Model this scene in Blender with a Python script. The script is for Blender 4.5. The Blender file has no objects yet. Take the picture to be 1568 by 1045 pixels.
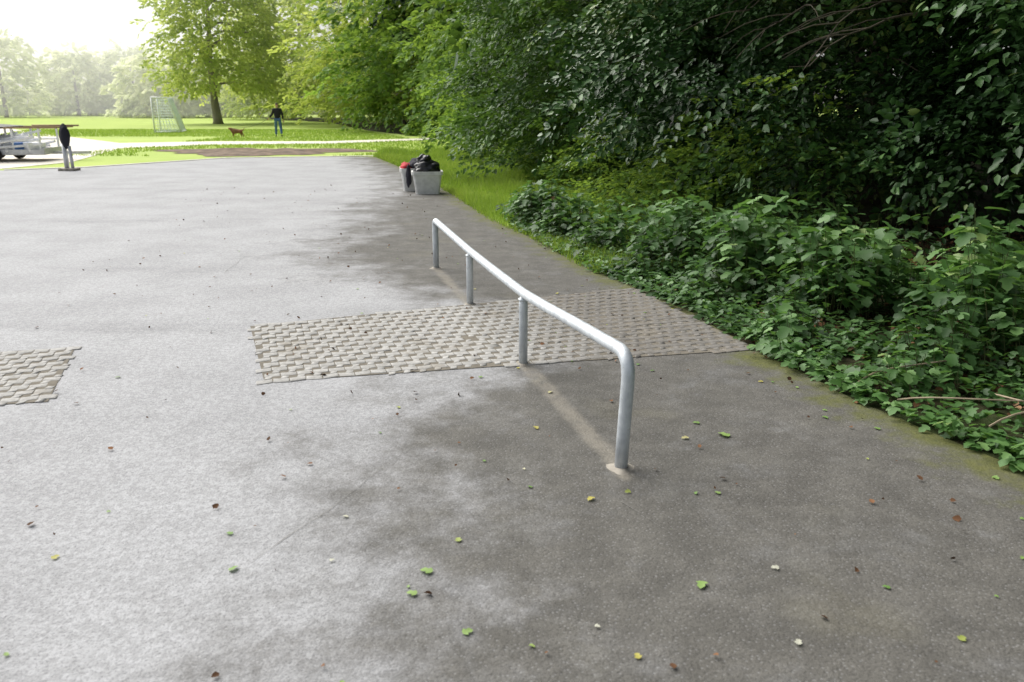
import bpy, math, random
import numpy as np
from mathutils import Vector, noise as mn
rng=np.random.default_rng(7); random.seed(7)
scene=bpy.context.scene
COL=scene.collection
R=math.radians

# ---------------------------------------------------------------- helpers
def link(o,parent=None):
    COL.objects.link(o)
    if parent is not None: o.parent=parent
    return o
def empty(name,loc=(0,0,0),rz=0):
    e=bpy.data.objects.new(name,None); e.empty_display_size=.3
    e.location=loc; e.rotation_euler=(0,0,rz); COL.objects.link(e); return e
def npmesh(name,V,F,mat,attrs=None,parent=None,smooth=False,k=None):
    V=np.asarray(V,dtype=np.float32); F=np.asarray(F,dtype=np.int32)
    me=bpy.data.meshes.new(name)
    me.vertices.add(len(V)); me.vertices.foreach_set('co',V.ravel())
    m,k=F.shape
    me.loops.add(m*k); me.loops.foreach_set('vertex_index',F.ravel())
    me.polygons.add(m); me.polygons.foreach_set('loop_start',np.arange(0,m*k,k,dtype=np.int32))
    if smooth: me.polygons.foreach_set('use_smooth',np.ones(m,dtype=bool))
    if attrs:
        for an,arr in attrs.items():
            a=me.attributes.new(an,'FLOAT','POINT'); a.data.foreach_set('value',np.asarray(arr,dtype=np.float32))
    me.update(calc_edges=True); me.validate()
    me.materials.append(mat)
    return link(bpy.data.objects.new(name,me),parent)
def pymesh(name,V,F,mat,parent=None,smooth=False):
    me=bpy.data.meshes.new(name); me.from_pydata([tuple(v) for v in V],[],F); me.update()
    if smooth:
        for p in me.polygons: p.use_smooth=True
    me.materials.append(mat)
    return link(bpy.data.objects.new(name,me),parent)
def norm(a): return a/np.maximum(np.linalg.norm(a,axis=-1,keepdims=True),1e-9)

def tube_geo(pts,rad,sides=8,cap=True):
    pts=np.array(pts,float); n=len(pts); rad=np.broadcast_to(np.array(rad,float),(n,))
    T=norm(np.gradient(pts,axis=0)); up=np.array([0,0,1.]) if abs(T[0][2])<.9 else np.array([1.,0,0])
    V=[];u=norm(np.cross(T[0],up))
    for i in range(n):
        u=u-T[i]*np.dot(u,T[i]); u=norm(u); w=np.cross(T[i],u)
        for j in range(sides):
            a=2*math.pi*j/sides; V.append(pts[i]+rad[i]*(math.cos(a)*u+math.sin(a)*w))
    F=[]
    for i in range(n-1):
        for j in range(sides):
            j2=(j+1)%sides; F.append((i*sides+j,i*sides+j2,(i+1)*sides+j2,(i+1)*sides+j))
    if cap:
        F.append(tuple(reversed(range(sides)))); F.append(tuple(range((n-1)*sides,n*sides)))
    return V,F
def join(geos):
    V=[];F=[]
    for v,f in geos:
        o=len(V); V+=list(v); F+=[tuple(i+o for i in x) for x in f]
    return V,F
def box_geo(c,s,rz=0,taper=1.0,bev=0):
    cx,cy,cz=c; x,y,z=s[0]/2,s[1]/2,s[2]/2; V=[]
    for k,(zz,t) in enumerate(((-z,taper),(z,1.0))):
        for a,b in((-x,-y),(x,-y),(x,y),(-x,y)):
            a*=t;b*=t; V.append((cx+a*math.cos(rz)-b*math.sin(rz),cy+a*math.sin(rz)+b*math.cos(rz),cz+zz))
    return V,[(3,2,1,0),(4,5,6,7),(0,1,5,4),(1,2,6,5),(2,3,7,6),(3,0,4,7)]
def bevel(o,w=.01,seg=2):
    m=o.modifiers.new('b','BEVEL'); m.width=w; m.segments=seg; return o

class NT:
    def __init__(s,name):
        s.m=bpy.data.materials.new(name); s.m.use_nodes=True; s.t=s.m.node_tree; s.n=s.t.nodes; s.l=s.t.links
        s.b=s.n['Principled BSDF']; s.out=s.n['Material Output']
    def new(s,t,**k):
        x=s.n.new(t)
        for a,b in k.items(): setattr(x,a,b)
        return x
    def put(s,sock,v):
        if isinstance(v,bpy.types.NodeSocket): s.l.new(v,sock)
        elif v is not None:
            if hasattr(sock.default_value,'__len__') and not hasattr(v,'__len__'): v=(v,)*len(sock.default_value)
            if hasattr(v,'__len__') and len(v)==3 and len(sock.default_value)==4: v=(*v,1)
            sock.default_value=v
    def noise(s,scale,detail=4,rough=.5,vec=None,dist=0):
        x=s.new('ShaderNodeTexNoise'); x.inputs['Scale'].default_value=scale; x.inputs['Detail'].default_value=detail
        x.inputs['Roughness'].default_value=rough; x.inputs['Distortion'].default_value=dist
        s.l.new(vec or s.obj(),x.inputs['Vector']); return x.outputs['Fac']
    def obj(s):
        if not hasattr(s,'_tc'): s._tc=s.new('ShaderNodeTexCoord')
        return s._tc.outputs['Object']
    def map(s,scale):
        x=s.new('ShaderNodeMapping'); x.inputs['Scale'].default_value=scale; s.l.new(s.obj(),x.inputs['Vector']); return x.outputs[0]
    def attr(s,n): return s.new('ShaderNodeAttribute',attribute_name=n).outputs['Fac']
    def math(s,op,a,b=None,c=None,clamp=False):
        x=s.new('ShaderNodeMath',operation=op); x.use_clamp=clamp
        s.put(x.inputs[0],a); s.put(x.inputs[1],b)
        if c is not None: s.put(x.inputs[2],c)
        return x.outputs[0]
    def rng(s,v,a,b,c=0,d=1,smooth=True):
        x=s.new('ShaderNodeMapRange'); x.interpolation_type='SMOOTHSTEP' if smooth else 'LINEAR'
        s.put(x.inputs[0],v)
        for i,q in enumerate((a,b,c,d)): x.inputs[i+1].default_value=q
        return x.outputs[0]
    def mix(s,f,a,b,mode='MIX'):
        x=s.new('ShaderNodeMix',data_type='RGBA',blend_type=mode)
        s.put(x.inputs[0],f); s.put(x.inputs[6],a); s.put(x.inputs[7],b); return x.outputs[2]
    def ramp(s,f,stops):
        x=s.new('ShaderNodeValToRGB'); e=x.color_ramp.elements
        while len(e)<len(stops): e.new(.5)
        for i,(p,c) in enumerate(stops): e[i].position=p; e[i].color=(*c,1)
        s.put(x.inputs[0],f); return x.outputs[0]
    def bump(s,h,strength=.3,dist=.01):
        x=s.new('ShaderNodeBump'); x.inputs['Strength'].default_value=strength; x.inputs['Distance'].default_value=dist
        s.put(x.inputs['Height'],h); s.l.new(x.outputs[0],s.b.inputs['Normal'])
    def base(s,c,rough=.8,metal=0,spec=.5):
        s.put(s.b.inputs['Base Color'],c); s.put(s.b.inputs['Roughness'],rough); s.put(s.b.inputs['Metallic'],metal)
        s.b.inputs['Specular IOR Level'].default_value=spec; return s
def simple(name,c,rough=.7,metal=0,var=.15,scale=8,spec=.5):
    t=NT(name); n=t.noise(scale,5)
    a=tuple(x*(1-var) for x in c); b=tuple(min(1,x*(1+var)) for x in c)
    t.base(t.ramp(n,[(.3,a),(.7,b)]),rough,metal,spec); t.bump(t.noise(scale*8,3),.15,.004); return t.m

def leafmat(name,stops,trans=.3,rough=.42,spec=.5,tcol=(.16,.26,.03)):
    t=NT(name); c=t.ramp(t.attr('rnd'),stops); t.base(c,rough,0,spec)
    if trans<=0: return t.m
    tr=t.new('ShaderNodeBsdfTranslucent'); t.put(tr.inputs[0],t.mix(.6,c,tcol))
    ms=t.new('ShaderNodeMixShader'); ms.inputs[0].default_value=trans
    t.l.new(t.b.outputs[0],ms.inputs[1]); t.l.new(tr.outputs[0],ms.inputs[2]); t.l.new(ms.outputs[0],t.out.inputs[0])
    return t.m
M_leaf_near=leafmat('beech_leaf',[(0,(.018,.05,.015)),(.5,(.042,.105,.025)),(.9,(.08,.17,.04)),(1,(.15,.21,.05))],0,.45,.4)
M_leaf_near2=leafmat('beech_leaf_light',[(0,(.03,.08,.018)),(.5,(.065,.15,.03)),(.9,(.12,.23,.05)),(1,(.2,.28,.06))],.25,.5,.35,tcol=(.2,.34,.04))
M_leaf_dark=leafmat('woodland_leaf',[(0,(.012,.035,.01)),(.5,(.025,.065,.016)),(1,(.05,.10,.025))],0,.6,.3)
M_leaf_mid=leafmat('leaf_mid',[(0,(.06,.14,.02)),(.5,(.12,.24,.04)),(1,(.22,.36,.07))],.42,.6,.3,tcol=(.4,.55,.07))
M_leaf_lime=leafmat('leaf_sunlit',[(0,(.24,.35,.05)),(.5,(.40,.52,.10)),(1,(.6,.66,.18))],.5,.6,.3,tcol=(.88,.94,.24))
M_leaf_far=leafmat('leaf_far',[(0,(.62,.68,.38)),(.5,(.76,.8,.48)),(1,(.88,.88,.6))],.5,.8,.2,tcol=(.95,.98,.65))  # base colour paled: aerial haze painted into the distant leaves
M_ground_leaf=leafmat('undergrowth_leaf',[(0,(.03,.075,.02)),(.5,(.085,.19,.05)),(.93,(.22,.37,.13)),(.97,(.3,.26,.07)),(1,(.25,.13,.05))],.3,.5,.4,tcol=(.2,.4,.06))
M_grass=leafmat('grass_blade',[(0,(.14,.24,.03)),(.6,(.27,.40,.05)),(1,(.42,.48,.10))],.35,.6,.3,tcol=(.35,.5,.06))
M_dead=leafmat('dead_leaf',[(0,(.06,.03,.015)),(.5,(.14,.07,.035)),(.8,(.22,.11,.055)),(1,(.3,.19,.11))],0,.85,.2)
M_fallen=leafmat('fallen_green_leaf',[(0,(.12,.25,.05)),(.6,(.25,.38,.1)),(.85,(.45,.4,.08)),(1,(.55,.55,.45))],.2,.6,tcol=(.3,.4,.1))

def bark(name,c):
    t=NT(name); n=t.noise(3,8,.6,t.map((4,4,.8))); t.base(t.ramp(n,[(.3,tuple(x*.55 for x in c)),(.7,c)]),.9); t.bump(n,.6,.03); return t.m
M_bark=bark('bark',(.12,.10,.07)); M_bark_far=bark('bark_far',(.3,.27,.2))

LT=np.array([[0,0,0],[.28,-.30,.07],[.68,-.22,.06],[1,0,-.06],[.68,.22,.06],[.28,.30,.07]])
LF=np.array([[0,1,2,3],[0,3,4,5]])
LT2=np.array([[0,0,0],[.05,-.22,.03],[.30,-.46,.05],[.42,-.24,.05],[.74,-.30,.03],[1,0,-.08],[.74,.30,.03],[.42,.24,.05],[.30,.46,.05],[.05,.22,.03],[.45,0,.0]])
def leaf_mesh(name,pos,d,n,L,rnd,mat,parent=None,wid=1.0,lobed=False):
    N=len(pos); d=norm(d); n=n-d*np.sum(n*d,1,keepdims=True); n=norm(n); s=np.cross(n,d)
    L=np.broadcast_to(L,(N,))[:,None,None]
    T=LT2 if lobed else LT
    V=pos[:,None,:]+L*(T[None,:,0:1]*d[:,None,:]+wid*T[None,:,1:2]*s[:,None,:]+T[None,:,2:3]*n[:,None,:])
    k=len(T)
    if lobed:
        tri=np.array([[0,1,2],[0,2,3],[0,3,10],[10,3,4],[10,4,5],[10,5,6],[10,6,7],[0,10,7],[0,7,8],[0,8,9]])
        F=(np.arange(N)[:,None,None]*k+tri[None]).reshape(-1,3)
    else: F=(np.arange(N)[:,None,None]*k+LF[None]).reshape(-1,4)
    return npmesh(name,V.reshape(-1,3),F,mat,{'rnd':np.repeat(np.clip(rnd,0,1),k)},parent)

def sprays(o,d,length,K,leaf,droop=.3,flat=.35):
    N=len(o); d=norm(d); up=np.array([0,0,1.])+rng.normal(0,.35,(N,3)); s=norm(np.cross(d,up)); n=np.cross(s,d)
    length=np.broadcast_to(length,(N,))[:,None]
    u=rng.random((N,K))**.8; side=rng.choice([-1,1],(N,K)); v=side*rng.random((N,K))**.8*flat*(1.15-u)
    P=o[:,None,:]+(length*u)[...,None]*d[:,None,:]+(length*v)[...,None]*s[:,None,:]
    P[...,2]-=droop*(length*u)**2/np.maximum(length,.01)
    P+=n[:,None,:]*rng.normal(0,.03,(N,K))[...,None]*length[...,None]
    D=d[:,None,:]*.8+s[:,None,:]*(side*rng.uniform(.3,1.1,(N,K)))[...,None]+rng.normal(0,.2,(N,K,3)); D[...,2]-=.25
    NN=n[:,None,:]+rng.normal(0,.33,(N,K,3))
    S=leaf*rng.uniform(.6,1.25,(N,K))
    return P.reshape(-1,3),D.reshape(-1,3),NN.reshape(-1,3),S.ravel()

def lobes(th,z,seed):
    return 1+.16*np.sin(3*th+seed)+.12*np.sin(5*th+z*1.3+seed*2)+.13*np.sin(z*2.1+2*th+seed*3)+.07*np.sin(z*4.3-3*th)

def crown_sprays(cx,cy,Rr,z0,z1,Hh,N,length,K,leaf,seed,th=(0,2*math.pi),zlow=0.,inner=.45,gap=.35):
    t=rng.uniform(th[0],th[1],N*2); z=rng.uniform(z0,z1,N*2)
    q=np.clip((z-zlow)/(Hh-zlow),0,1); prof=np.clip(1.25*np.sqrt(np.clip(1-q**1.9,0,1))*(.72+.28*np.minimum(1,q*5)),0,1.05)
    f=inner+(1-inner)*rng.random(N*2)**.55
    r=Rr*prof*lobes(t,z,seed)*f
    g=np.sin(t*7+seed)*np.sin(z*2.7+seed*1.7+t*3)+rng.normal(0,.35,N*2)
    keep=np.where(g>-gap)[0][:N]
    t,z,r=t[keep],z[keep],r[keep]
    o=np.stack([cx+r*np.cos(t),cy+r*np.sin(t),z],1)
    d=np.stack([np.cos(t),np.sin(t),rng.normal(-.12,.3,len(t))],1)+rng.normal(0,.3,(len(t),3))
    P,D,NN,S=sprays(o,d,length*rng.uniform(.6,1.3,len(t)),K,leaf)
    P[:,2]=np.maximum(P[:,2],.03)
    cl=.5+.28*np.sin(o[:,0]*1.7+seed)*np.cos(o[:,1]*1.3)+.2*np.sin(o[:,2]*2.3)
    rnd=np.repeat(cl,K)+rng.normal(0,.2,len(P))
    return P,D,NN,S,rnd
def cat(L): return [np.concatenate([a[i] for a in L]) for i in range(len(L[0]))]

def trunk_geo(cx,cy,Hh,r0,nl=7,spread=3.5,zl=2.,seed=0):
    rr=random.Random(seed); g=[]
    pts=[(cx,cy,-.15),(cx+.02,cy,.25)];rad=[r0*1.5,r0*1.12]; x,y=cx,cy
    for i in range(1,9):
        z=.25+(Hh-.25)*i/8*.9; x+=rr.gauss(0,.08); y+=rr.gauss(0,.08); pts.append((x,y,z)); rad.append(r0*(1-.85*i/8))
    g.append(tube_geo(pts,rad,10))
    for i in range(nl):
        z=zl+(Hh*.75-zl)*i/nl; a=rr.uniform(0,6.28); L=spread*rr.uniform(.6,1.05)*(1-.5*i/nl)
        q=[];ra=[]
        for k in range(7):
            s=k/6; q.append((cx+math.cos(a+.25*s)*L*s,cy+math.sin(a+.25*s)*L*s,z+L*(.55*s-.45*s*s)+rr.gauss(0,.05))); ra.append(r0*.35*(1-.85*s)+.006)
        g.append(tube_geo(q,ra,6))
        for k in range(4):
            b=q[2+k]; a2=a+rr.uniform(-1.2,1.2); l2=L*.4
            g.append(tube_geo([(b[0]+math.cos(a2)*l2*s,b[1]+math.sin(a2)*l2*s,b[2]+l2*(.2*s-.35*s*s)) for s in(0,.33,.66,1)],[.03,.022,.014,.005],5))
    return join(g)

# ---------------------------------------------------------------- camera
cam=bpy.data.cameras.new('camera'); co=link(bpy.data.objects.new('camera',cam))
co.location=(0,0,1.65); co.rotation_euler=(R(90-15.92),0,0); cam.lens=29.18; cam.sensor_width=36; cam.clip_end=2000; cam.clip_start=.05
cam.dof.use_dof=True; cam.dof.focus_distance=6.5; cam.dof.aperture_fstop=3.5
scene.camera=co

# ---------------------------------------------------------------- light: hazy bright day, glare from front-left
AZ,EL=-48,46
w=bpy.data.worlds.new("World"); scene.world=w; w.use_nodes=True
nt=w.node_tree; sky=nt.nodes.new('ShaderNodeTexSky'); sky.sky_type='NISHITA'; sky.sun_disc=False
sky.sun_elevation=R(EL); sky.sun_rotation=R(AZ); sky.dust_density=2.5; sky.air_density=1.0; sky.ozone_density=1
hs=nt.nodes.new('ShaderNodeHueSaturation'); hs.inputs['Saturation'].default_value=.35
nt.links.new(sky.outputs[0],hs.inputs['Color']); nt.links.new(hs.outputs[0],nt.nodes['Background'].inputs[0]); nt.nodes['Background'].inputs[1].default_value=.15
sl=bpy.data.lights.new('sun','SUN'); sl.energy=5; sl.angle=R(65); sl.color=(1,.965,.9)
so=link(bpy.data.objects.new('sun',sl)); so.location=(-10,40,40)
S=Vector((math.sin(R(AZ))*math.cos(R(EL)),math.cos(R(AZ))*math.cos(R(EL)),math.sin(R(EL))))
so.rotation_euler=(-S).to_track_quat('-Z','Y').to_euler()
scene.view_settings.view_transform='Standard'; scene.view_settings.look='None'; scene.view_settings.exposure=0

# thin bright summer haze over the far field
hz=bpy.data.materials.new('haze'); hz.use_nodes=True; hz.node_tree.nodes.clear()
o_=hz.node_tree.nodes.new('ShaderNodeOutputMaterial'); vs=hz.node_tree.nodes.new('ShaderNodeVolumeScatter')
vs.inputs['Density'].default_value=.0085; vs.inputs['Anisotropy'].default_value=.62; vs.inputs['Color'].default_value=(1,1,1,1)
hz.node_tree.links.new(vs.outputs[0],o_.inputs['Volume'])
ho=pymesh('haze',*box_geo((-95,131,6.5),(230,130,12.0)),hz)

# ---------------------------------------------------------------- ground
EY=[-8,2,3.47,3.81,4.46,5.5,6.62,8.6,10.59,12.13,15.73,19.25,22.67,27.88]
EX=[4.6,2.85,2.42,2.28,2.0,1.7,1.48,.8,.3,-.23,-1.03,-1.92,-2.87,-4.48]
def xr(y): return np.interp(y,EY,EX)
BY=[-8,2,5,6.7,8.5,11.4,15.7,26.2,40.8,56,80,110]     # forest edge
BX=[8,5.5,4.6,3.6,2.5,1.6,.9,-1.2,-2.9,-9.5,-17,-34]
def xf(y): return np.interp(y,BY,BX)

t=NT('grass_ground'); n=t.noise(.35,6); n2=t.noise(14,6,.7)
t.base(t.mix(t.rng(n2,.3,.7),t.ramp(n,[(.3,(.30,.43,.09)),(.7,(.46,.56,.15))]),(.42,.52,.14)),.95,0,.2); t.bump(n2,.6,.04); M_gg=t.m
s=600
N=60; gx=np.linspace(-s,s,N); X,Y=np.meshgrid(gx,gx); V=np.stack([X,Y,np.zeros_like(X)],-1).reshape(-1,3)
idx=np.arange(N*N).reshape(N,N); F=np.stack([idx[:-1,:-1],idx[:-1,1:],idx[1:,1:],idx[1:,:-1]],-1).reshape(-1,4)
npmesh('ground',V,F,M_gg)

t=NT('forest_floor'); n=t.noise(9,8,.7)
t.base(t.mix(t.rng(t.noise(3,5),.35,.65),t.ramp(n,[(.3,(.018,.014,.009)),(.55,(.045,.032,.018)),(.75,(.09,.06,.035))]),t.mix(n,(.02,.035,.01),(.06,.075,.025))),.95,0,.2); t.bump(n,.8,.04); M_ff=t.m
ys=np.concatenate([np.arange(-8,12,.25),np.arange(12,112,2)]); V=[];F=[]
for i,y in enumerate(ys):
    a=float(xr(y)) if y<9 else float(np.interp(y,[9,11,112],[float(xr(9)),float(xf(11))+.2,float(xf(112))]) if y<11 else xf(y)+.2)
    a+= .06*math.sin(y*3.1)+.05*math.sin(y*7.7)-.12
    V+= [(a,y,.004),(a+60,y,.004)]
    if i: k=2*i; F.append((k-2,k-1,k+1,k))
pymesh('forest_floor',V,F,M_ff)

SBY=[-8,1,2,3.3,4.0,4.7,5.5,7,8,9.4,10.5,12,14,16,20,28]  # left border of the dark zone: algae stain with tree shade painted in
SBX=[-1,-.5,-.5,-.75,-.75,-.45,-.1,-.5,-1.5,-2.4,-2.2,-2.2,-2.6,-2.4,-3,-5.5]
P1,P2,P3,P4=(.509,3.579),(.073,5.198),(-.3565,6.89),(-.789,8.52)
A_,B_,C_,D_=(-2.01,6.16),(-1.52,4.83),(1.70,5.54),(1.13,7.54)
ys=np.concatenate([np.arange(-8,1,.5),np.arange(1,12,.08),np.arange(12,27.9,.3)])
def xl(y): return np.interp(y,[-8,5,21.8,22.7,26.85,27.9],[-60,-50,-13.2,-11.7,-9.1,-4.6])
nx=130; V=[];at={'stain_shade':[],'edge':[],'joint':[]}
for y in ys:
    e=float(xr(y))+.05*mn.noise((y*1.7,3,0))+.03*mn.noise((y*7,1,0)); l=float(xl(y))
    span=e-l; near=min(7.0,span*.8)
    xs=np.concatenate([np.linspace(l,e-near,26)[:-1],np.linspace(e-near,e,nx-25)])
    for x in xs:
        V.append((x,y,.008)); d=x-np.interp(y,SBY,SBX)
        at['stain_shade'].append(np.clip(d/1.2*.5+.5,0,1)); at['edge'].append(np.clip(1-(e-x)/.7,0,1))
        dx,dy=P4[0]-P1[0],P4[1]-P1[1]; L=math.hypot(dx,dy); px,py=x-P1[0],y-P1[1]
        al=(px*dx+py*dy)/L; ac=abs(px*dy-py*dx)/L
        at['joint'].append(np.clip(1-ac/.10,0,1) if -.1<al<L+.15 else 0)
nr=len(ys); idx=np.arange(nr*nx).reshape(nr,nx); F=np.stack([idx[:-1,:-1],idx[:-1,1:],idx[1:,1:],idx[1:,:-1]],-1).reshape(-1,4)
def asphalt(name,lite,dark,bumpS=.5,grit=110):
    t=NT(name)
    big=t.noise(1.1,7,.6); med=t.noise(5,6,.65); fine=t.noise(grit,3,.6)
    st=t.math('ADD',t.attr('stain_shade'),t.math('MULTIPLY',t.math('SUBTRACT',t.noise(1.7,9,.72),.5),1.5)); st=t.rng(st,.2,.85)  # blend to dark albedo, damp stain and painted tree shade together
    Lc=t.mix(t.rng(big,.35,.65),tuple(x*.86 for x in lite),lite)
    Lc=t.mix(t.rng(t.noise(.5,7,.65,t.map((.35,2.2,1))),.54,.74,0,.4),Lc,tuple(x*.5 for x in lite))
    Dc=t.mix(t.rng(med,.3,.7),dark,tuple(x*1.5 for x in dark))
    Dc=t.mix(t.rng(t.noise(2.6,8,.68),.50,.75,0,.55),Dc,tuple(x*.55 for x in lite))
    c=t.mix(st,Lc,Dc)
    c=t.mix(1.0,c,t.ramp(fine,[(.32,(.62,.62,.62)),(.5,(1,1,1)),(.7,(1.0,1.0,1.0))]),'MULTIPLY')
    c=t.mix(t.rng(t.noise(38,4,.6),.42,.6,.22,0),c,tuple(x*.6 for x in dark))
    v=t.new('ShaderNodeTexVoronoi'); v.inputs['Scale'].default_value=55; t.l.new(t.obj(),v.inputs['Vector'])
    c=t.mix(t.math('MULTIPLY',t.rng(v.outputs['Distance'],.12,.3,1,0),.2),c,tuple(x*1.1 for x in lite))
    j=t.math('MULTIPLY',t.attr('joint'),t.noise(9,5,.7)); c=t.mix(t.rng(j,.12,.45,0,.55),c,(.29,.265,.22))
    ms=t.math('ADD',t.attr('edge'),t.math('MULTIPLY',t.math('SUBTRACT',t.noise(3.5,8,.7),.5),1.8)); c=t.mix(t.rng(ms,.45,1.05,0,.9),c,t.mix(t.noise(30,4),(.05,.06,.015),(.15,.155,.035)))
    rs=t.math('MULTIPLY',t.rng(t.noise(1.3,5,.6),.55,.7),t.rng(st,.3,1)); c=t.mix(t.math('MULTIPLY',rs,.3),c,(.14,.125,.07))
    t.base(c,.85,0,.35); t.bump(t.math('ADD',fine,t.math('MULTIPLY',v.outputs['Distance'],.5)),bumpS,.008); return t.m
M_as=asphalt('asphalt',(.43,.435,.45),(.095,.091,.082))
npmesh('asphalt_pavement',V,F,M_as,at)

M_crack=simple('crack_fill',(.2,.195,.18),.95,0,.3,30)
g=[]
for ci,poly in enumerate(([(-3.6,10.3),(-3.0,9.2),(-2.9,8.2)],[(-.55,6.6),(-1.2,6.9),(-2.4,7.2)],[(-6.2,12.0),(-4.8,12.2),(-3.4,12.0),(-2.1,12.3)],[(1.2,2.9),(.6,3.0),(.45,3.3)],[(-.45,3.95),(-.80,3.1),(-1.0,2.7)])):
    pts=[]
    for (x0,y0),(x1,y1) in zip(poly[:-1],poly[1:]):
        k=max(3,int(math.hypot(x1-x0,y1-y0)/.06))
        for i in range(k): s_=i/k; pts.append((x0+(x1-x0)*s_,y0+(y1-y0)*s_))
    V2=[]
    for i,(x,y) in enumerate(pts):
        q=.035*mn.noise((x*3,y*3,ci))+.012*mn.noise((x*14,y*14,ci)); w2=.0008+.0022*abs(mn.noise((i*.25,ci,2)))
        V2+= [(x+q-w2,y+q*.3,.0115),(x+q+w2,y+q*.3,.0115)]
    g.append((V2,[(2*i,2*i+1,2*i+3,2*i+2) for i in range(len(pts)-1)]))
pymesh('asphalt_cracks',*join(g),M_crack)

M_path=simple('path_gravel',(.72,.67,.58),.95,0,.12,3)
pv=[(-3.0,44.0),(-8.6,39.3),(-13.7,39.3),(-17.3,37.6),(-21.9,43.2),(-27.6,50),(-38.4,64.4),(-90,80)]
pb=[(-2.7,42.2),(-7.9,37.0),(-12.6,36.0),(-15.2,33.0),(-13.0,25),(-13.6,21.9),(-50,5.2),(-90,5)]
V=[(x,y,.010) for x,y in pv]+[(x,y,.010) for x,y in pb]; F=[(i+8,i,i+1,i+9) for i in range(7)]
pymesh('gravel_path',V,[tuple(reversed(f)) for f in F],M_path)
# bare trodden earth: low uneven mound between asphalt and path
M_dirt=simple('bare_earth',(.15,.105,.07),.95,0,.55,3)
c0=(-9.0,30.6); V=[(c0[0],c0[1],.10)]; n_=60; rings=8
for k in range(1,rings+1):
    for i in range(n_):
        a=2*math.pi*i/n_; rr=(1+.22*math.sin(3*a)+.12*math.sin(7*a+1)+.06*math.sin(17*a))*k/rings
        x,y=c0[0]+3.6*rr*math.cos(a),c0[1]+2.2*rr*math.sin(a)
        V.append((x,y,.012+(.10*(1-(k/rings)**2))*(.6+.9*abs(mn.noise((x*1.5,y*1.5,0))))))
F=[(0,i+1,(i+1)%n_+1) for i in range(n_)]
for k in range(rings-1):
    for i in range(n_): a=1+k*n_+i; b=1+k*n_+(i+1)%n_; F.append((a,a+n_,b+n_,b))
pymesh('earth_patch',V,F,M_dirt)
M_kerb=simple('kerb_concrete',(.6,.57,.5),.9,0,.15,6)
kp=[(-13.2,21.95),(-11.6,22.85),(-9.05,26.98),(-4.55,28.0)]; g=[]
for (x0,y0),(x1,y1) in zip(kp[:-1],kp[1:]):
    L=math.hypot(x1-x0,y1-y0); k=int(L/1.0)+1
    for i in range(k):
        q=(i+.5)/k; g.append(box_geo((x0+(x1-x0)*q,y0+(y1-y0)*q,.0),(L/k-.012,.2,.05),math.atan2(y1-y0,x1-x0)))
bevel(pymesh('kerb',*join(g),M_kerb),.01)

# ---------------------------------------------------------------- cellular concrete grid pavers
def inside(p,q):
    for i in range(4):
        a,b=q[i],q[(i+1)%4]
        if (b[0]-a[0])*(p[1]-a[1])-(b[1]-a[1])*(p[0]-a[0])<0: return False
    return True
t=NT('paver_concrete'); stn=t.rng(t.attr('stain_shade'),.3,.8); n=t.noise(25,6,.7)
c=t.mix(1,t.mix(stn,(.43,.425,.41),(.21,.2,.185)),t.ramp(n,[(.3,(.6,.59,.57)),(.65,(1,1,1))]),'MULTIPLY')  # pavers darken over the same zone: stain plus tree shade in the colour
c=t.mix(t.rng(t.noise(2.4,6,.65),.55,.72,0,.7),c,(.24,.21,.165))
t.base(c,.9,0,.3); t.bump(n,.5,.006); M_pav=t.m
t=NT('paver_soil')
t.base(t.mix(t.noise(30,6,.7),(.06,.052,.042),(.28,.255,.21)),.95,0,.2); M_soil=t.m
def pavers(name,quad,ang,px=.10,py=.118):
    org=quad[0]; pe=empty(name)
    c,s_=math.cos(ang),math.sin(ang); V=[];F=[];st=[]
    def blk(u,v,w_,h_,sk=0.):
        x=org[0]+u*c-v*s_; y=org[1]+u*s_+v*c
        if not inside((x,y),quad): return
        k=len(V); z=.0155+random.uniform(-.0012,.0012)-.002*max(0,mn.noise((x*2.2,y*2.2,5)))*2
        for (sc,zz) in ((1.0,.0105),(.97,z-.001),(.88,z)):
            for a,b in ((-1,-1),(1,-1),(1,1),(-1,1)):
                uu=u+a*w_/2*sc+b*sk+random.uniform(-.0025,.0025); vv=v+b*h_/2*(sc if sc==1 else sc*.97)+.008*math.sin((u+a*w_/2)*31)+random.uniform(-.0015,.0015)
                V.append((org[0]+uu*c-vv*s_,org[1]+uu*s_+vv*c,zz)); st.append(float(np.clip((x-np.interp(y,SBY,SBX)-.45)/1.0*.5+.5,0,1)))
        for r_ in range(2):
            for a in range(4): b=(a+1)%4; F.append((k+r_*4+a,k+r_*4+b,k+r_*4+4+b,k+r_*4+4+a))
        F.append((k+8,k+9,k+10,k+11))
    for j in range(-30,45):
        for i in range(-60,70):
            u=(i+.5*(j%2))*px; v=j*py
            blk(u,v,px-.004,.068)
            blk(u+px*.25,v+py*.5,.042,py-.068-.004,.006)
    npmesh('paver_cells',V,F,M_pav,{'stain_shade':st},pe)
    q=[(x,y,.012) for x,y in quad]; pymesh('paver_bed',q,[(0,1,2,3)],M_soil,pe)
ang=math.atan2(C_[1]-B_[1],C_[0]-B_[0])
pavers('grid_paving',[B_,C_,D_,A_],ang+.08)
pavers('grid_paving',[(-4.6,4.1),(-2.66,4.48),(-3.06,5.58),(-5.1,5.1)],ang+.08)

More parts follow.
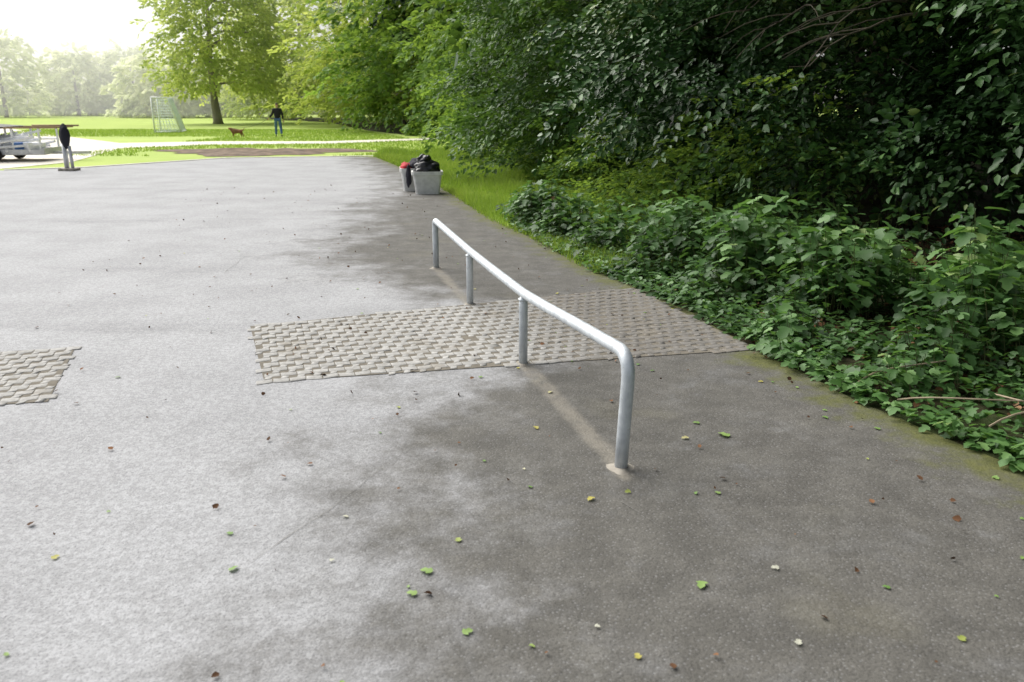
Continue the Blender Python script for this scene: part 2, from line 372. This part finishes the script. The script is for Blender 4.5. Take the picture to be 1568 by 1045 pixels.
# ---------------------------------------------------------------- tubular guard rail
t=NT('galvanised_steel'); n=t.noise(18,6,.6); c=t.ramp(n,[(.3,(.46,.50,.54)),(.7,(.66,.70,.73))])
c=t.mix(t.rng(t.noise(45,5,.7),.60,.72,0,.5),c,(.28,.25,.21))
t.base(c,t.rng(n,.3,.7,.4,.55),.3); t.bump(t.noise(60,3),.08,.002); M_steel=t.m
M_foot=simple('footing_concrete',(.3,.275,.235),.95,0,.3,20)
rail=empty('tubular_guard_rail')
def bend(p0,p1,p2,r,n=8):
    p0,p1,p2=map(Vector,(p0,p1,p2)); a=p1+(p0-p1).normalized()*r; b=p1+(p2-p1).normalized()*r
    return [tuple((1-s)**2*a+2*s*(1-s)*p1+s*s*b) for s in [i/n for i in range(n+1)]]
hts=[.565,.487,.472,.505]
lean=(.022,0)
top1=(P1[0]+lean[0],P1[1],hts[0]); top4=(P4[0],P4[1],hts[3])
m2=(P2[0],P2[1],hts[1]); m3=(P3[0],P3[1],hts[2])
path=[(P1[0],P1[1],-.02),(P1[0]+.008,P1[1],.2)]+bend((P1[0]+.01,P1[1],.2),top1,m2,.13)
path+=[tuple(np.array(top1)*.6+np.array(m2)*.4),tuple(np.array(top1)*.25+np.array(m2)*.75+np.array([0,0,-.004])),m2,tuple(np.array(m3)*.5+np.array(m2)*.5+np.array([0,0,-.003])),m3]
path+=bend(m3,top4,(P4[0],P4[1],0),.07)+[(P4[0],P4[1],.25),(P4[0],P4[1],-.02)]
pymesh('rail_tube',*tube_geo(path,.031,20),M_steel,rail,True)
for k,(p,h) in enumerate(((P2,hts[1]),(P3,hts[2]))):
    pymesh('post_%d'%k,*tube_geo([(p[0],p[1],-.02),(p[0],p[1],h-.07),(p[0],p[1],h-.045),(p[0],p[1],h-.012)],[.029,.029,.026,.02],18),M_steel,rail,True)
    pymesh('weld_%d'%k,*tube_geo([(p[0],p[1],h-.05),(p[0],p[1],h-.035)],[.031,.033],18),M_steel,rail,True)
for k,p in enumerate((P1,P2,P3,P4)):
    V=[(p[0],p[1],.022)];n_=20
    for ring,(r_,z_) in enumerate(((.036,.021),(.048,.013),(.062,.006))):
        for i in range(n_):
            a=2*math.pi*i/n_; q=r_*(1+.2*math.sin(3*a+k)+.12*random.random()*ring); V.append((p[0]+q*math.cos(a),p[1]+q*math.sin(a),z_))
    F=[(0,i+1,(i+1)%n_+1) for i in range(n_)]
    for ring in range(2):
        for i in range(n_): a=1+ring*n_+i; b=1+ring*n_+(i+1)%n_; F.append((a,a+n_,b+n_,b))
    pymesh('footing_%d'%k,V,F,M_foot,rail,True)

# ---------------------------------------------------------------- vegetation: forest
def forest_tree(name,x,y,Rr,H,lowN,lowleaf,spray,K,mat,upN=200,upleaf=.4,zmin=.25,th=(R(95),R(285)),r0=.24,zsplit=4.6,seed=1,uplmat=None,gap=.35,inner=.45):
    e=empty(name)
    V,F=trunk_geo(x,y,H,r0,7,Rr*.85,1.8,seed); pymesh('trunk',V,F,M_bark,e,True)
    a=crown_sprays(x,y,Rr,zmin,zsplit,H,lowN,spray,K,lowleaf,seed,th,0,inner,gap)
    leaf_mesh('foliage_lower',*a[:4],a[4],mat,e)
    b=crown_sprays(x,y,Rr,zsplit-.3,H,H,upN,1.6,20,upleaf,seed+.5,(0,6.283),0,.35,.5)
    leaf_mesh('foliage_upper',*b[:4],b[4],uplmat or mat,e)
    return e
specs=[ #x,y,R,H,lowN,leaf,spray,K,zmin
 (9.6,4.2,3.4,13,800,.10,.8,26,.9),
 (8.2,9.8,3.8,14,1300,.11,.8,26,.9),
 (6.2,14.6,4.1,15,2100,.11,.8,28,.7),
 (4.7,19.8,4.1,15,2100,.12,.9,28,.6),
 (3.9,25.2,4.2,15,1500,.145,1.0,26,.6),
 (3.1,31.0,4.1,15,1200,.18,1.1,26,.5),
 (2.4,38.0,4.4,15,1100,.21,1.2,26,.3)]
for i,(x,y,r_,h_,n_,lf,sp,K,zm) in enumerate(specs):
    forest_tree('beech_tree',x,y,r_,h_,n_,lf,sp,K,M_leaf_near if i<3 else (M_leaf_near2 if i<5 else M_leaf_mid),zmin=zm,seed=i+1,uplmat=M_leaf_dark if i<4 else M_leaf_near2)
for i,(x,y,r_,h_) in enumerate([(.5,47,5,16),(-4.2,57,6.0,17),(-8.5,68,6.5,17),(-14.5,82,7.5,18),(-24,98,7,18),(6,50,7,17)]):
    forest_tree('woodland_tree',x,y,r_,h_,650,.34,1.6,22,M_leaf_lime if i in(2,3,4) else M_leaf_mid,upN=500,upleaf=.45,zmin=1.2 if i<5 else .2,th=(0,6.283),seed=20+i,zsplit=6,r0=.3)
e=empty('solitary_tree'); V,F=trunk_geo(-25.7,75,14,.36,9,4.6,3.0,5); pymesh('trunk',V,F,M_bark_far,e,True)
a=crown_sprays(-25.0,75,4.5,2.8,15,15.5,1300,1.4,20,.34,3.3,(0,6.283),2.2,.3,.15); leaf_mesh('foliage',*a[:4],a[4],M_leaf_lime,e)

g=[];rr=random.Random(4)
for i in range(46):
    y=rr.uniform(-6,60); x=float(xf(y))+rr.uniform(4.5,26)
    r_=rr.uniform(.08,.22); g.append(tube_geo([(x,y,-.1),(x+.05,y,1.5),(x+rr.gauss(0,.2),y+rr.gauss(0,.2),5),(x+rr.gauss(0,.4),y,11)],[r_*1.2,r_,r_*.85,r_*.5],8))
wd=empty('woodland_interior'); pymesh('trunks',*join(g),M_bark,wd,True)
N=3000; yy=rng.uniform(-10,70,N); xx=xf(yy)+rng.uniform(2.2,32,N); zz=rng.uniform(5,11,N)
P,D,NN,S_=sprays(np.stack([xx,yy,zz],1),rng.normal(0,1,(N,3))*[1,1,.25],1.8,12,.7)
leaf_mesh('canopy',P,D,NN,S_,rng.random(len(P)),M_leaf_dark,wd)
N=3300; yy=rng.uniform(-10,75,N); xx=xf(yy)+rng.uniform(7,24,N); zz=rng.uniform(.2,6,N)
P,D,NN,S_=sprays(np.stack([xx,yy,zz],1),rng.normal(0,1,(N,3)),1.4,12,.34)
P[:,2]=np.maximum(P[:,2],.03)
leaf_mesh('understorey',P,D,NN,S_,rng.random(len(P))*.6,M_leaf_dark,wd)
N=2600; yy=10.5+rng.random(N)**1.2*38; off=rng.uniform(.25,2.4,N); xx=xf(yy)+off; hh=(.35+1.5*np.minimum(off,1.4)/1.4)*(.75+.35*np.sin(yy*1.3)); zz=rng.random(N)**.8*hh+.05
P,D,NN,S_=sprays(np.stack([xx,yy,zz],1),np.stack([-np.ones(N),rng.normal(-.4,.6,N),rng.normal(.15,.4,N)],1),.5,18,.085)
P[:,2]=np.maximum(P[:,2],.03)
S_=S_*np.clip(np.repeat(yy,18)/14,1,2.6)
leaf_mesh('edge_shrubs',P,D,NN,S_,rng.normal(.35,.25,len(P)),M_leaf_mid)

# ---------------------------------------------------------------- undergrowth
def hfield(d,x,y):
    base=np.interp(d,[0,.3,1.0,2.5],[.10,.27,.42,.6])
    return base*(.6+.45*np.sin(x*2.3+y*1.1)+.35*np.sin(x*5.1-y*3.7))+.06
NP=6800; y=.8+rng.random(NP)**1.05*12; d=rng.random(NP)**1.25*np.clip((xf(y)-xr(y))+1.8,.6,6); x=xr(y)+d+.02
cl=np.array([mn.noise((a*1.1,b*1.1,0)) for a,b in zip(x,y)])
dens=.66+cl*1.5+np.where(d<.6,.22,0)-np.clip((y-8.5)/3,0,1)*.7+rng.normal(0,.18,NP)
k=dens>.42; x,y,d=x[k],y[k],d[k]; NP=len(x); h=np.clip(hfield(d,x,y)*rng.uniform(.55,1.35,NP),.05,1.0)
tone=.45+.28*np.sin(x*2+y)+rng.normal(0,.17,NP); size=np.clip(.05+.09*h+rng.normal(0,.014,NP),.035,.13)
P=[];D=[];NN=[];S_=[];rn=[]; g=[]
for i in range(NP):
    lean=np.array([random.gauss(-.15,.17),random.gauss(-.05,.17)])*h[i]
    nlv=4+int(h[i]*14); base=np.array([x[i],y[i],0.])
    for j in range(nlv):
        f_=random.uniform(.3,1) if h[i]>.15 else random.uniform(.4,1)
        a=random.uniform(0,6.28); rr_=(.03+.13*h[i])*random.uniform(.3,1.2)*(1.2-.6*f_)
        p=base+np.array([lean[0]*f_+math.cos(a)*rr_,lean[1]*f_+math.sin(a)*rr_,h[i]*f_])
        P.append(p); D.append((math.cos(a),math.sin(a),random.gauss(-.35,.25))); NN.append((random.gauss(math.cos(a)*.25,.25),random.gauss(math.sin(a)*.25,.25),1))
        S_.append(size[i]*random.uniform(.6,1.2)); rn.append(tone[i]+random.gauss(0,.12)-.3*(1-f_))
    if h[i]>.14: g.append(tube_geo([tuple(base),(x[i]+lean[0],y[i]+lean[1],h[i])],[.004,.002],3,False))
P=np.array(P);D=np.array(D);NN=np.array(NN);S_=np.array(S_);rn=np.array(rn)
N=13000; y=.8+rng.random(N)*10.5; d=rng.uniform(-.10,2.6,N); d=np.where(d<0,d*rng.random(N)*(1+.8*np.sin(y*4)),d)
x=xr(y)+d; pat=np.array([mn.noise((a*1.6+7,b*1.6,0)) for a,b in zip(x,y)]); k=(pat+rng.normal(0,.12,N)>-.02-.38*(d<.45)); x,y=x[k],y[k]; N=len(x)
a=rng.uniform(0,6.28,N)
P2=np.stack([x,y,rng.uniform(.02,.11,N)],1); D2=np.stack([np.cos(a),np.sin(a),rng.normal(-.15,.2,N)],1); N2=np.array([0,0,1.])+rng.normal(0,.28,(N,3))
P=np.concatenate([P,P2]);D=np.concatenate([D,D2]);NN=np.concatenate([NN,N2]);S_=np.concatenate([S_,rng.uniform(.03,.07,N)]);rn=np.concatenate([rn,.4+.2*np.sin(x*3+y*2)+rng.normal(0,.15,N)])
k=P[:,0]>xr(P[:,1])-.12; P,D,NN,S_,rn=P[k],D[k],NN[k],S_[k],rn[k]
rn=np.clip(rn,0,.94)+rng.choice([0,.06],len(P),p=[.985,.015])
ug=empty('undergrowth')
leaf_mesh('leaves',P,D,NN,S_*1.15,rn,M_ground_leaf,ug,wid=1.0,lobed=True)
pymesh('stems',*join(g),simple('stem',(.10,.11,.04)),ug)
N=10000; yl=rng.uniform(0,11.5,N); xlx=xr(yl)+rng.random(N)**.7*7+.02
P=np.stack([xlx,yl,rng.uniform(.01,.035,N)],1); leaf_mesh('leaf_litter',P,np.stack([rng.normal(0,1,N),rng.normal(0,1,N),rng.normal(0,.25,N)],1),np.array([0,0,1.])+rng.normal(0,.45,(N,3)),rng.uniform(.035,.075,N),rng.random(N),M_dead,wid=1.2)
g=[]
for (x0,y0,x1,y1) in ((2.1,4.3,3.2,3.9),(2.0,4.6,2.9,4.9),(2.4,3.9,3.6,4.3),(2.7,4.4,3.0,3.3)):
    pts=[(x0+(x1-x0)*s+.05*math.sin(s*9+x0),y0+(y1-y0)*s+.05*math.cos(s*7),.07+.1*math.sin(s*3)) for s in np.linspace(0,1,12)]
    g.append(tube_geo(pts,np.linspace(.006,.003,12),5))
pymesh('trailing_stem',*join(g),simple('dry_stem',(.3,.24,.16)))
g=[];rr=random.Random(9)
for i in range(14):
    y0=rr.uniform(8,17); x0=float(xf(y0))+2.5; z0=rr.uniform(2.6,4.2); L=rr.uniform(1.5,3); a=R(rr.uniform(150,230))
    pts=[(x0+math.cos(a)*L*s,y0+math.sin(a)*L*s,z0-.9*s*s*rr.uniform(.6,1)) for s in np.linspace(0,1,8)]; g.append(tube_geo(pts,np.linspace(.018,.003,8),5))
    for k in range(4):
        b=pts[2+k]; a2=a+rr.uniform(-.8,.8); g.append(tube_geo([(b[0]+math.cos(a2)*s,b[1]+math.sin(a2)*s,b[2]-.35*s*s) for s in(0,.3,.6,.9)],[.01,.007,.005,.002],4))
pymesh('bare_branches',*join(g),M_bark)

def blades(name,x,y,h,w_,mat):
    N=len(x); a=rng.uniform(0,6.28,N); ln=rng.normal(0,.35,(N,2)); b=np.stack([x,y,np.full(N,.002)],1)
    s=np.stack([np.cos(a),np.sin(a),np.zeros(N)],1)*np.broadcast_to(w_,(N,))[:,None]; tip=b+np.stack([ln[:,0]*h,ln[:,1]*h,h],1)
    V=np.stack([b-s,b+s,tip],1).reshape(-1,3); F=np.arange(3*N).reshape(-1,3)
    npmesh(name,V,F,mat,{'rnd':np.repeat(np.clip(.5+.2*np.sin(x*1.3)*np.cos(y)+rng.normal(0,.2,N),0,1),3)})
N=80000; y=8.2+rng.random(N)*22; lo=xr(y)-.10*rng.random(N); hi=xf(y)+.6; x=lo+(hi-lo)*rng.random(N)**1.15
blades('verge_grass',x,y,rng.uniform(.04,.14,N)*np.clip(y/12,1,1.5)*(1+.5*np.sin(x*3+y*2)),.004*np.clip(y/8,1,3),M_grass)
N=50000; y=28+rng.random(N)*30; x=rng.uniform(-22,0,N)-(y-28)*.35
k=(x<xf(y)); x,y=x[k],y[k]
py_top=np.interp(x,[-17.3,-13.7,-8.6,-3],[37.6,39.3,39.3,44]); py_bot=np.interp(x,[-15.2,-12.6,-7.9,-2.7],[33,36,37,42.2])
k=~((y>py_bot-.1)&(y<py_top+.1))&(((x+9.0)/4.2)**2+((y-30.2)/3.0)**2>1)&~((x<-15)&(y<45)); x,y=x[k],y[k]
blades('lawn_grass',x,y,rng.uniform(.05,.1,len(x)),.018,M_grass)

# ---------------------------------------------------------------- litter on asphalt
pts=[(-.29,2.67,.05,.5),(.68,2.61,.05,.5),(1.11,3.95,.07,.6),(.35,3.27,.04,.85),(-.33,2.53,.04,.6),(-1.03,2.68,.04,.3),(.52,3.33,.03,.7),(.9,3.94,.04,.9),(.27,2.35,.02,1),(-.68,2.75,.02,1),(.98,2.7,.03,1),(.9,2.25,.03,1)]
N=90; ya=2+rng.random(N)**1.3*9; xa=xr(ya)-rng.random(N)**1.4*4.5
P=np.array([(a,b,.016) for a,b,_,_ in pts]+[(a,b,.014) for a,b in zip(xa,ya)]); sz=np.array([p[2] for p in pts]+list(rng.uniform(.015,.04,N))); rn=np.array([p[3] for p in pts]+list(rng.random(N)))
a=rng.uniform(0,6.28,len(P)); leaf_mesh('fallen_leaves',P,np.stack([np.cos(a),np.sin(a),np.full(len(P),.05)],1),np.array([0,0,1.])+rng.normal(0,.15,P.shape),sz,rn,M_fallen,wid=1.0,lobed=True)
N=420; ya=1.8+rng.random(N)**1.3*16; xa=xr(ya)-rng.random(N)**1.3*5.5
P=np.stack([xa,ya,np.full(N,.018)],1); a=rng.uniform(0,6.28,N); leaf_mesh('dry_leaves',P,np.stack([np.cos(a),np.sin(a),rng.uniform(-.1,.5,N)],1),np.array([0,0,1.])+rng.normal(0,.6,P.shape),rng.uniform(.008,.038,N),rng.random(N)*.8,M_dead,wid=1.3)

# ---------------------------------------------------------------- bins
M_bin=simple('bin_plastic',(.66,.66,.64),.6,0,.12,12); M_bag=simple('black_plastic_bag',(.012,.012,.014),.3,0,.3,6); M_red=simple('red_cloth',(.45,.02,.03),.8); M_cloth=simple('dark_cloth',(.02,.02,.03),.9)
def blob(name,c,s,mat,parent,seed,amp=.25):
    me=bpy.data.meshes.new(name)
    import bmesh
    bm=bmesh.new(); bmesh.ops.create_icosphere(bm,subdivisions=4,radius=1)
    for v in bm.verts:
        q=v.co.copy(); k=1+amp*mn.noise(q*1.6+Vector((seed,0,0)))+amp*.5*mn.noise(q*4+Vector((seed,2,0)))
        v.co=Vector((q.x*s[0]*k+c[0],q.y*s[1]*k+c[1],q.z*s[2]*k+c[2]))
    for f_ in bm.faces: f_.smooth=True
    bm.to_mesh(me); bm.free(); me.materials.append(mat); return link(bpy.data.objects.new(name,me),parent)
def planter_bin(loc,rz,wx=.56,wy=.42,h=.42):
    e=empty('litter_bin',loc,rz)
    V=[];F=[]; n_=48
    prof=[(.80,0),(.80,.02),(.97,h-.07),(1.06,h-.065),(1.06,h),(.95,h),(.92,h-.05),(.78,.06)]
    for s_,z in prof:
        for i in range(n_):
            a=2*math.pi*(i+.5)/n_; ca,sa=math.cos(a),math.sin(a); m=(abs(ca)**14+abs(sa)**14)**(-1/14)
            V.append((ca*m*wx/2*s_,sa*m*wy/2*s_,z))
    for r_ in range(len(prof)-1):
        for i in range(n_): j=(i+1)%n_; F.append((r_*n_+i,r_*n_+j,(r_+1)*n_+j,(r_+1)*n_+i))
    F.append(tuple(range((len(prof)-1)*n_,len(prof)*n_))); F.append(tuple(reversed(range(n_))))
    pymesh('body',V,F,M_bin,e)
    return e
b1=planter_bin((-1.62,16.1,.008),R(8))
blob('rubbish_bag',(0,0,.47),(.26,.19,.15),M_bag,b1,3); blob('bag_top',(-.05,.02,.60),(.15,.12,.12),M_bag,b1,6,.4)
b2=planter_bin((-1.96,16.75,.008),R(8),.5,.6,.44)
blob('red_jacket',(-.13,-.1,.46),(.12,.2,.09),M_red,b2,9); blob('dark_jacket',(.1,-.08,.50),(.2,.25,.12),M_cloth,b2,12); blob('jacket_sleeve',(-.1,-.34,.30),(.05,.05,.22),M_cloth,b2,15)

# ---------------------------------------------------------------- trailer at left
M_dk=simple('dark_tarp',(.02,.02,.022),.7); M_wh=simple('white_paint',(.8,.81,.83),.5); M_bl=simple('blue_paint',(.08,.2,.5),.5); M_tyre=simple('tyre',(.02,.02,.02),.9); M_met=simple('zinc',(.55,.56,.58),.5,.3); M_wood=simple('timber',(.35,.24,.14),.8)
tr=empty('utility_trailer',(-15.6,25.8,.01),R(8))
pymesh('chassis',*join([box_geo((0,0,.22),(3.2,1.5,.06)),box_geo((2.1,0,.22),(1.1,.08,.08)),box_geo((-1.58,0,.30),(.03,1.5,.16)),box_geo((1.6,0,.30),(.03,1.5,.16)),box_geo((0,-.76,.28),(3.2,.03,.14)),box_geo((0,.76,.28),(3.2,.03,.14))]),M_met,tr)
pymesh('frame_posts',*join([box_geo((x,y_,.60),(.05,.05,.70)) for x in(-1.5,0,.75,1.5) for y_ in(-.7,.7)]+[box_geo((0,y_,.60),(3.0,.04,.04)) for y_ in(-.735,.735)]),M_wh,tr)
pymesh('top_rails',*join([box_geo((.55,y_,.975),(2.9,.06,.05)) for y_ in(-.7,.7)]+[box_geo((1.97,0,.975),(.05,1.3,.045))]),M_wood,tr)
V=[(-2.6,-.9,.98),(-1.2,-.9,1.13),(.55,-.9,1.0),(-2.6,.9,.98),(-1.2,.9,1.13),(.55,.9,1.0)]; V+=[(a,b,c_-.03) for a,b,c_ in V]
pymesh('canopy',V,[(0,1,4,3),(1,2,5,4),(6,9,10,7),(7,10,11,8),(0,6,7,1),(1,7,8,2),(3,4,10,9),(4,5,11,10),(0,3,9,6),(2,8,11,5)],M_dk,tr)
for k,(x,y_) in enumerate(((-.35,-.86),(.25,-.86),(-.35,.86),(.25,.86))):
    V=[];F=[];n_=20; r0=.20
    prof=[(.09,-.05),(.17,-.06),(.20,-.04),(.20,.04),(.17,.06),(.09,.05)]
    for r_,q in prof:
        for i in range(n_): a=2*math.pi*i/n_; V.append((x+r_*math.cos(a),y_+q,r0+r_*math.sin(a)))
    for r_ in range(5):
        for i in range(n_): j=(i+1)%n_; F.append((r_*n_+i,r_*n_+j,(r_+1)*n_+j,(r_+1)*n_+i))
    pymesh('tyre_%d'%k,V,F,M_tyre,tr,True); pymesh('rim_%d'%k,*tube_geo([(x,y_-.04,r0),(x,y_+.04,r0)],.10,14),M_met,tr)
rq=random.Random(31)
g=[tube_geo([(rq.uniform(-1.4,.6),rq.uniform(-.95,.5),.3),(rq.uniform(.0,1.6),rq.uniform(-.85,.5),rq.uniform(.4,.9))],.04,6) for _ in range(26)]
pymesh('white_poles',*join(g),M_wh,tr)
for k,(x,y_,m_) in enumerate(((-.9,-.5,M_bl),(.1,-.5,M_wh),(.9,-.45,M_bl),(-.2,.2,M_wh),(1.25,-.5,M_wh))):
    bevel(pymesh('crate_%d'%k,*box_geo((x,y_,.40),(.55,.4,.3),.2*k,.85),m_,tr),.03)
bo=empty('ticket_post',(-11.45,21.75,.008))
pymesh('post',*join([tube_geo([(0,0,0),(0,0,.7)],.05,12),tube_geo([(.16,0,0),(.14,0,.62)],.04,10)]),M_met,bo,True)
blob('dark_cover',(.06,0,.86),(.12,.12,.30),M_cloth,bo,4,.12); bevel(pymesh('base',*box_geo((.06,0,.03),(.42,.34,.06)),M_foot,bo),.01)
pymesh('sign_pole',*tube_geo([(-.1,.3,0),(-.1,.3,1.15)],.02,8),M_wh,bo,True); pymesh('cross_bar',*tube_geo([(-.9,.3,1.12),(.3,.3,1.12)],.02,8),M_wood,bo,True)

M_net=simple('net_cord',(.75,.82,.84),.7)
go=empty('football_goal',(-21.5,51.5,.0),R(106))
W_,Hg,Dp=3.0,2.05,1.5; g=[tube_geo(p,.05,8) for p in ([(0,0,0),(0,0,Hg)],[(W_,0,0),(W_,0,Hg)],[(0,0,Hg),(W_,0,Hg)],[(0,0,Hg),(0,-.9,Hg-.02),(0,-Dp,0)],[(W_,0,Hg),(W_,-.9,Hg-.02),(W_,-Dp,0)],[(0,-Dp,.03),(W_,-Dp,.03)],[(0,0,.03),(0,-Dp,.03)],[(W_,0,.03),(W_,-Dp,.03)])]
pymesh('frame',*join(g),M_wh,go,True)
g=[]
for i in range(21):
    x=W_*i/20; g.append(tube_geo([(x,-.02,Hg),(x,-.9,Hg-.04),(x,-Dp,.05)],.012,3,False))
for i in range(14):
    s_=i/13; g.append(tube_geo([(0,-.9-(Dp-.9)*s_,(Hg-.08)*(1-s_)+.03),(W_,-.9-(Dp-.9)*s_,(Hg-.08)*(1-s_)+.03)],.012,3,False))
    z=Hg*s_; y_=-.9-(Dp-.9)*(1-s_)
    for x in(0,W_): g.append(tube_geo([(x,0,z),(x,y_,z)],.012,3,False)); 
for k in range(8):
    for x in (0,W_): g.append(tube_geo([(x,-.19*k-.05,.03),(x,-.12*k-.03,Hg-.05)],.012,3,False))
pymesh('net',*join(g),M_net,go)

# ---------------------------------------------------------------- person & dog (skinned)
def skin(name,verts,edges,rad,mat,parent,sub=2,root=0):
    me=bpy.data.meshes.new(name); me.from_pydata(verts,edges,[]); me.update(); me.materials.append(mat)
    o=link(bpy.data.objects.new(name,me),parent)
    m=o.modifiers.new('skin','SKIN'); m.use_smooth_shade=True
    sv=me.skin_vertices[0].data
    for i,r_ in enumerate(rad):
        sv[i].radius=(r_,r_) if not hasattr(r_,'__len__') else r_; sv[i].use_root=(i==root)
    s_=o.modifiers.new('sub','SUBSURF'); s_.levels=sub; s_.render_levels=sub
    return o
M_jacket=simple('jacket',(.012,.012,.018),.85); M_jean=simple('jeans',(.07,.14,.30),.9); M_skin=simple('skin',(.5,.3,.22),.6,0,.05); M_hair=simple('hair',(.12,.09,.07),.8); M_shoe=simple('shoe',(.02,.02,.02),.6); M_dog=simple('dog_fur',(.22,.10,.05),.9,0,.5,5); M_dogw=simple('dog_white',(.6,.55,.48),.9)
pe=empty('walking_man',(-12.25,44.9,0),R(12))
skin('jacket',[(0,0,.93),(0,.01,1.12),(0,.02,1.32),(0,.02,1.43),(-.17,.02,1.40),(-.27,.0,1.14),(-.42,.10,.98),(.17,.02,1.40),(.25,-.03,1.13),(.27,.03,.90)],
     [(0,1),(1,2),(2,3),(3,4),(4,5),(5,6),(3,7),(7,8),(8,9)],[(.19,.14),(.18,.135),(.20,.14),(.11,.09),.085,.065,.05,.085,.065,.05],M_jacket,pe)
skin('jeans',[(0,0,.96),(-.09,.0,.88),(-.12,.15,.50),(-.13,.12,.10),(.09,0,.88),(.13,.0,.50),(.17,-.28,.16)],[(0,1),(1,2),(2,3),(0,4),(4,5),(5,6)],[(.15,.12),.10,.075,.06,.10,.075,.06],M_jean,pe)
skin('shoe_left',[(-.13,.09,.05),(-.14,.28,.035)],[(0,1)],[.05,.035],M_shoe,pe); skin('shoe_right',[(.17,-.31,.10),(.18,-.16,.03)],[(0,1)],[.045,.035],M_shoe,pe)
skin('head',[(0,.02,1.44),(0,.03,1.52),(0,.035,1.60),(0,.03,1.68),(0,.145,1.59),(-.085,.02,1.60),(.085,.02,1.60)],[(0,1),(1,2),(2,3),(2,4),(2,5),(2,6)],[.05,.055,(.08,.095),(.06,.075),.012,.014,.014],M_skin,pe)
skin('hair',[(0,.0,1.62),(0,.0,1.67),(0,.04,1.71)],[(0,1),(1,2)],[(.078,.07),(.08,.085),(.06,.06)],M_hair,pe)
def hand(name,w0,d,up,parent):
    w0=Vector(w0); d=Vector(d).normalized(); s_=d.cross(Vector(up)).normalized(); n_=s_.cross(d)
    V=[w0,w0+d*.05,w0+d*.09]; E=[(0,1),(1,2)]; Rr=[.026,(.04,.018),(.042,.016)]
    for k,(o_,L) in enumerate(((-.033,.07),(-.011,.08),(.011,.075),(.033,.06))):
        b=w0+d*.085+s_*o_; i=len(V); V+=[b,b+d*L*.55-n_*.01,b+d*L*.7-n_*.04]; E+=[(2,i),(i,i+1),(i+1,i+2)]; Rr+=[.01,.009,.008]
    i=len(V); b=w0+d*.04-s_*.035; V+=[b,b+d*.03-s_*.025]; E+=[(1,i),(i,i+1)]; Rr+=[.012,.009]
    return skin(name,[tuple(v) for v in V],E,Rr,M_skin,parent,1)
hand('hand_left',(-.44,.115,.965),(-.6,.4,-.4),(0,0,1),pe); hand('hand_right',(.27,.04,.87),(.05,.15,-1),(0,1,0),pe)
dg=empty('dog',(-14.2,44.2,0),R(170))
skin('body',[(-.22,0,.32),(0,0,.31),(.20,0,.31),(.30,0,.40),(.37,0,.46),(.49,0,.43),
  (-.22,.07,.22),(-.28,.07,.12),(-.25,.07,.02),(-.22,-.07,.22),(-.31,-.07,.12),(-.30,-.07,.02),
  (.20,.07,.20),(.19,.07,.11),(.21,.07,.02),(.22,-.07,.20),(.26,-.07,.11),(.28,-.07,.02),(-.32,0,.36),(-.42,0,.48),
  (.35,.06,.47),(.35,-.06,.47)],
 [(0,1),(1,2),(2,3),(3,4),(4,5),(0,6),(6,7),(7,8),(0,9),(9,10),(10,11),(2,12),(12,13),(13,14),(2,15),(15,16),(16,17),(0,18),(18,19),(4,20),(4,21)],
 [.10,.095,.12,.07,.07,.03,.05,.025,.022,.05,.025,.022,.045,.024,.022,.045,.024,.022,.03,.014,.02,.02],M_dog,dg,2,1)
skin('chest_patch',[(.24,0,.25),(.30,0,.33)],[(0,1)],[.075,.055],M_dogw,dg)
pymesh('leash',*tube_geo([(-12.72,44.95,.93),(-13.1,44.8,.72),(-13.6,44.5,.52),(-14.5,44.13,.44)],.008,4),M_dk,None)

# ---------------------------------------------------------------- distant trees
L=[]
g=[]
rr=random.Random(11)
for i in range(34):
    x=-22-i*4.2+rr.gauss(0,3); y=rr.uniform(110,165)+i*.3; r_=rr.uniform(3.5,6.5); h_=rr.uniform(5.5,10.5)
    if i<3: h_*=1.4
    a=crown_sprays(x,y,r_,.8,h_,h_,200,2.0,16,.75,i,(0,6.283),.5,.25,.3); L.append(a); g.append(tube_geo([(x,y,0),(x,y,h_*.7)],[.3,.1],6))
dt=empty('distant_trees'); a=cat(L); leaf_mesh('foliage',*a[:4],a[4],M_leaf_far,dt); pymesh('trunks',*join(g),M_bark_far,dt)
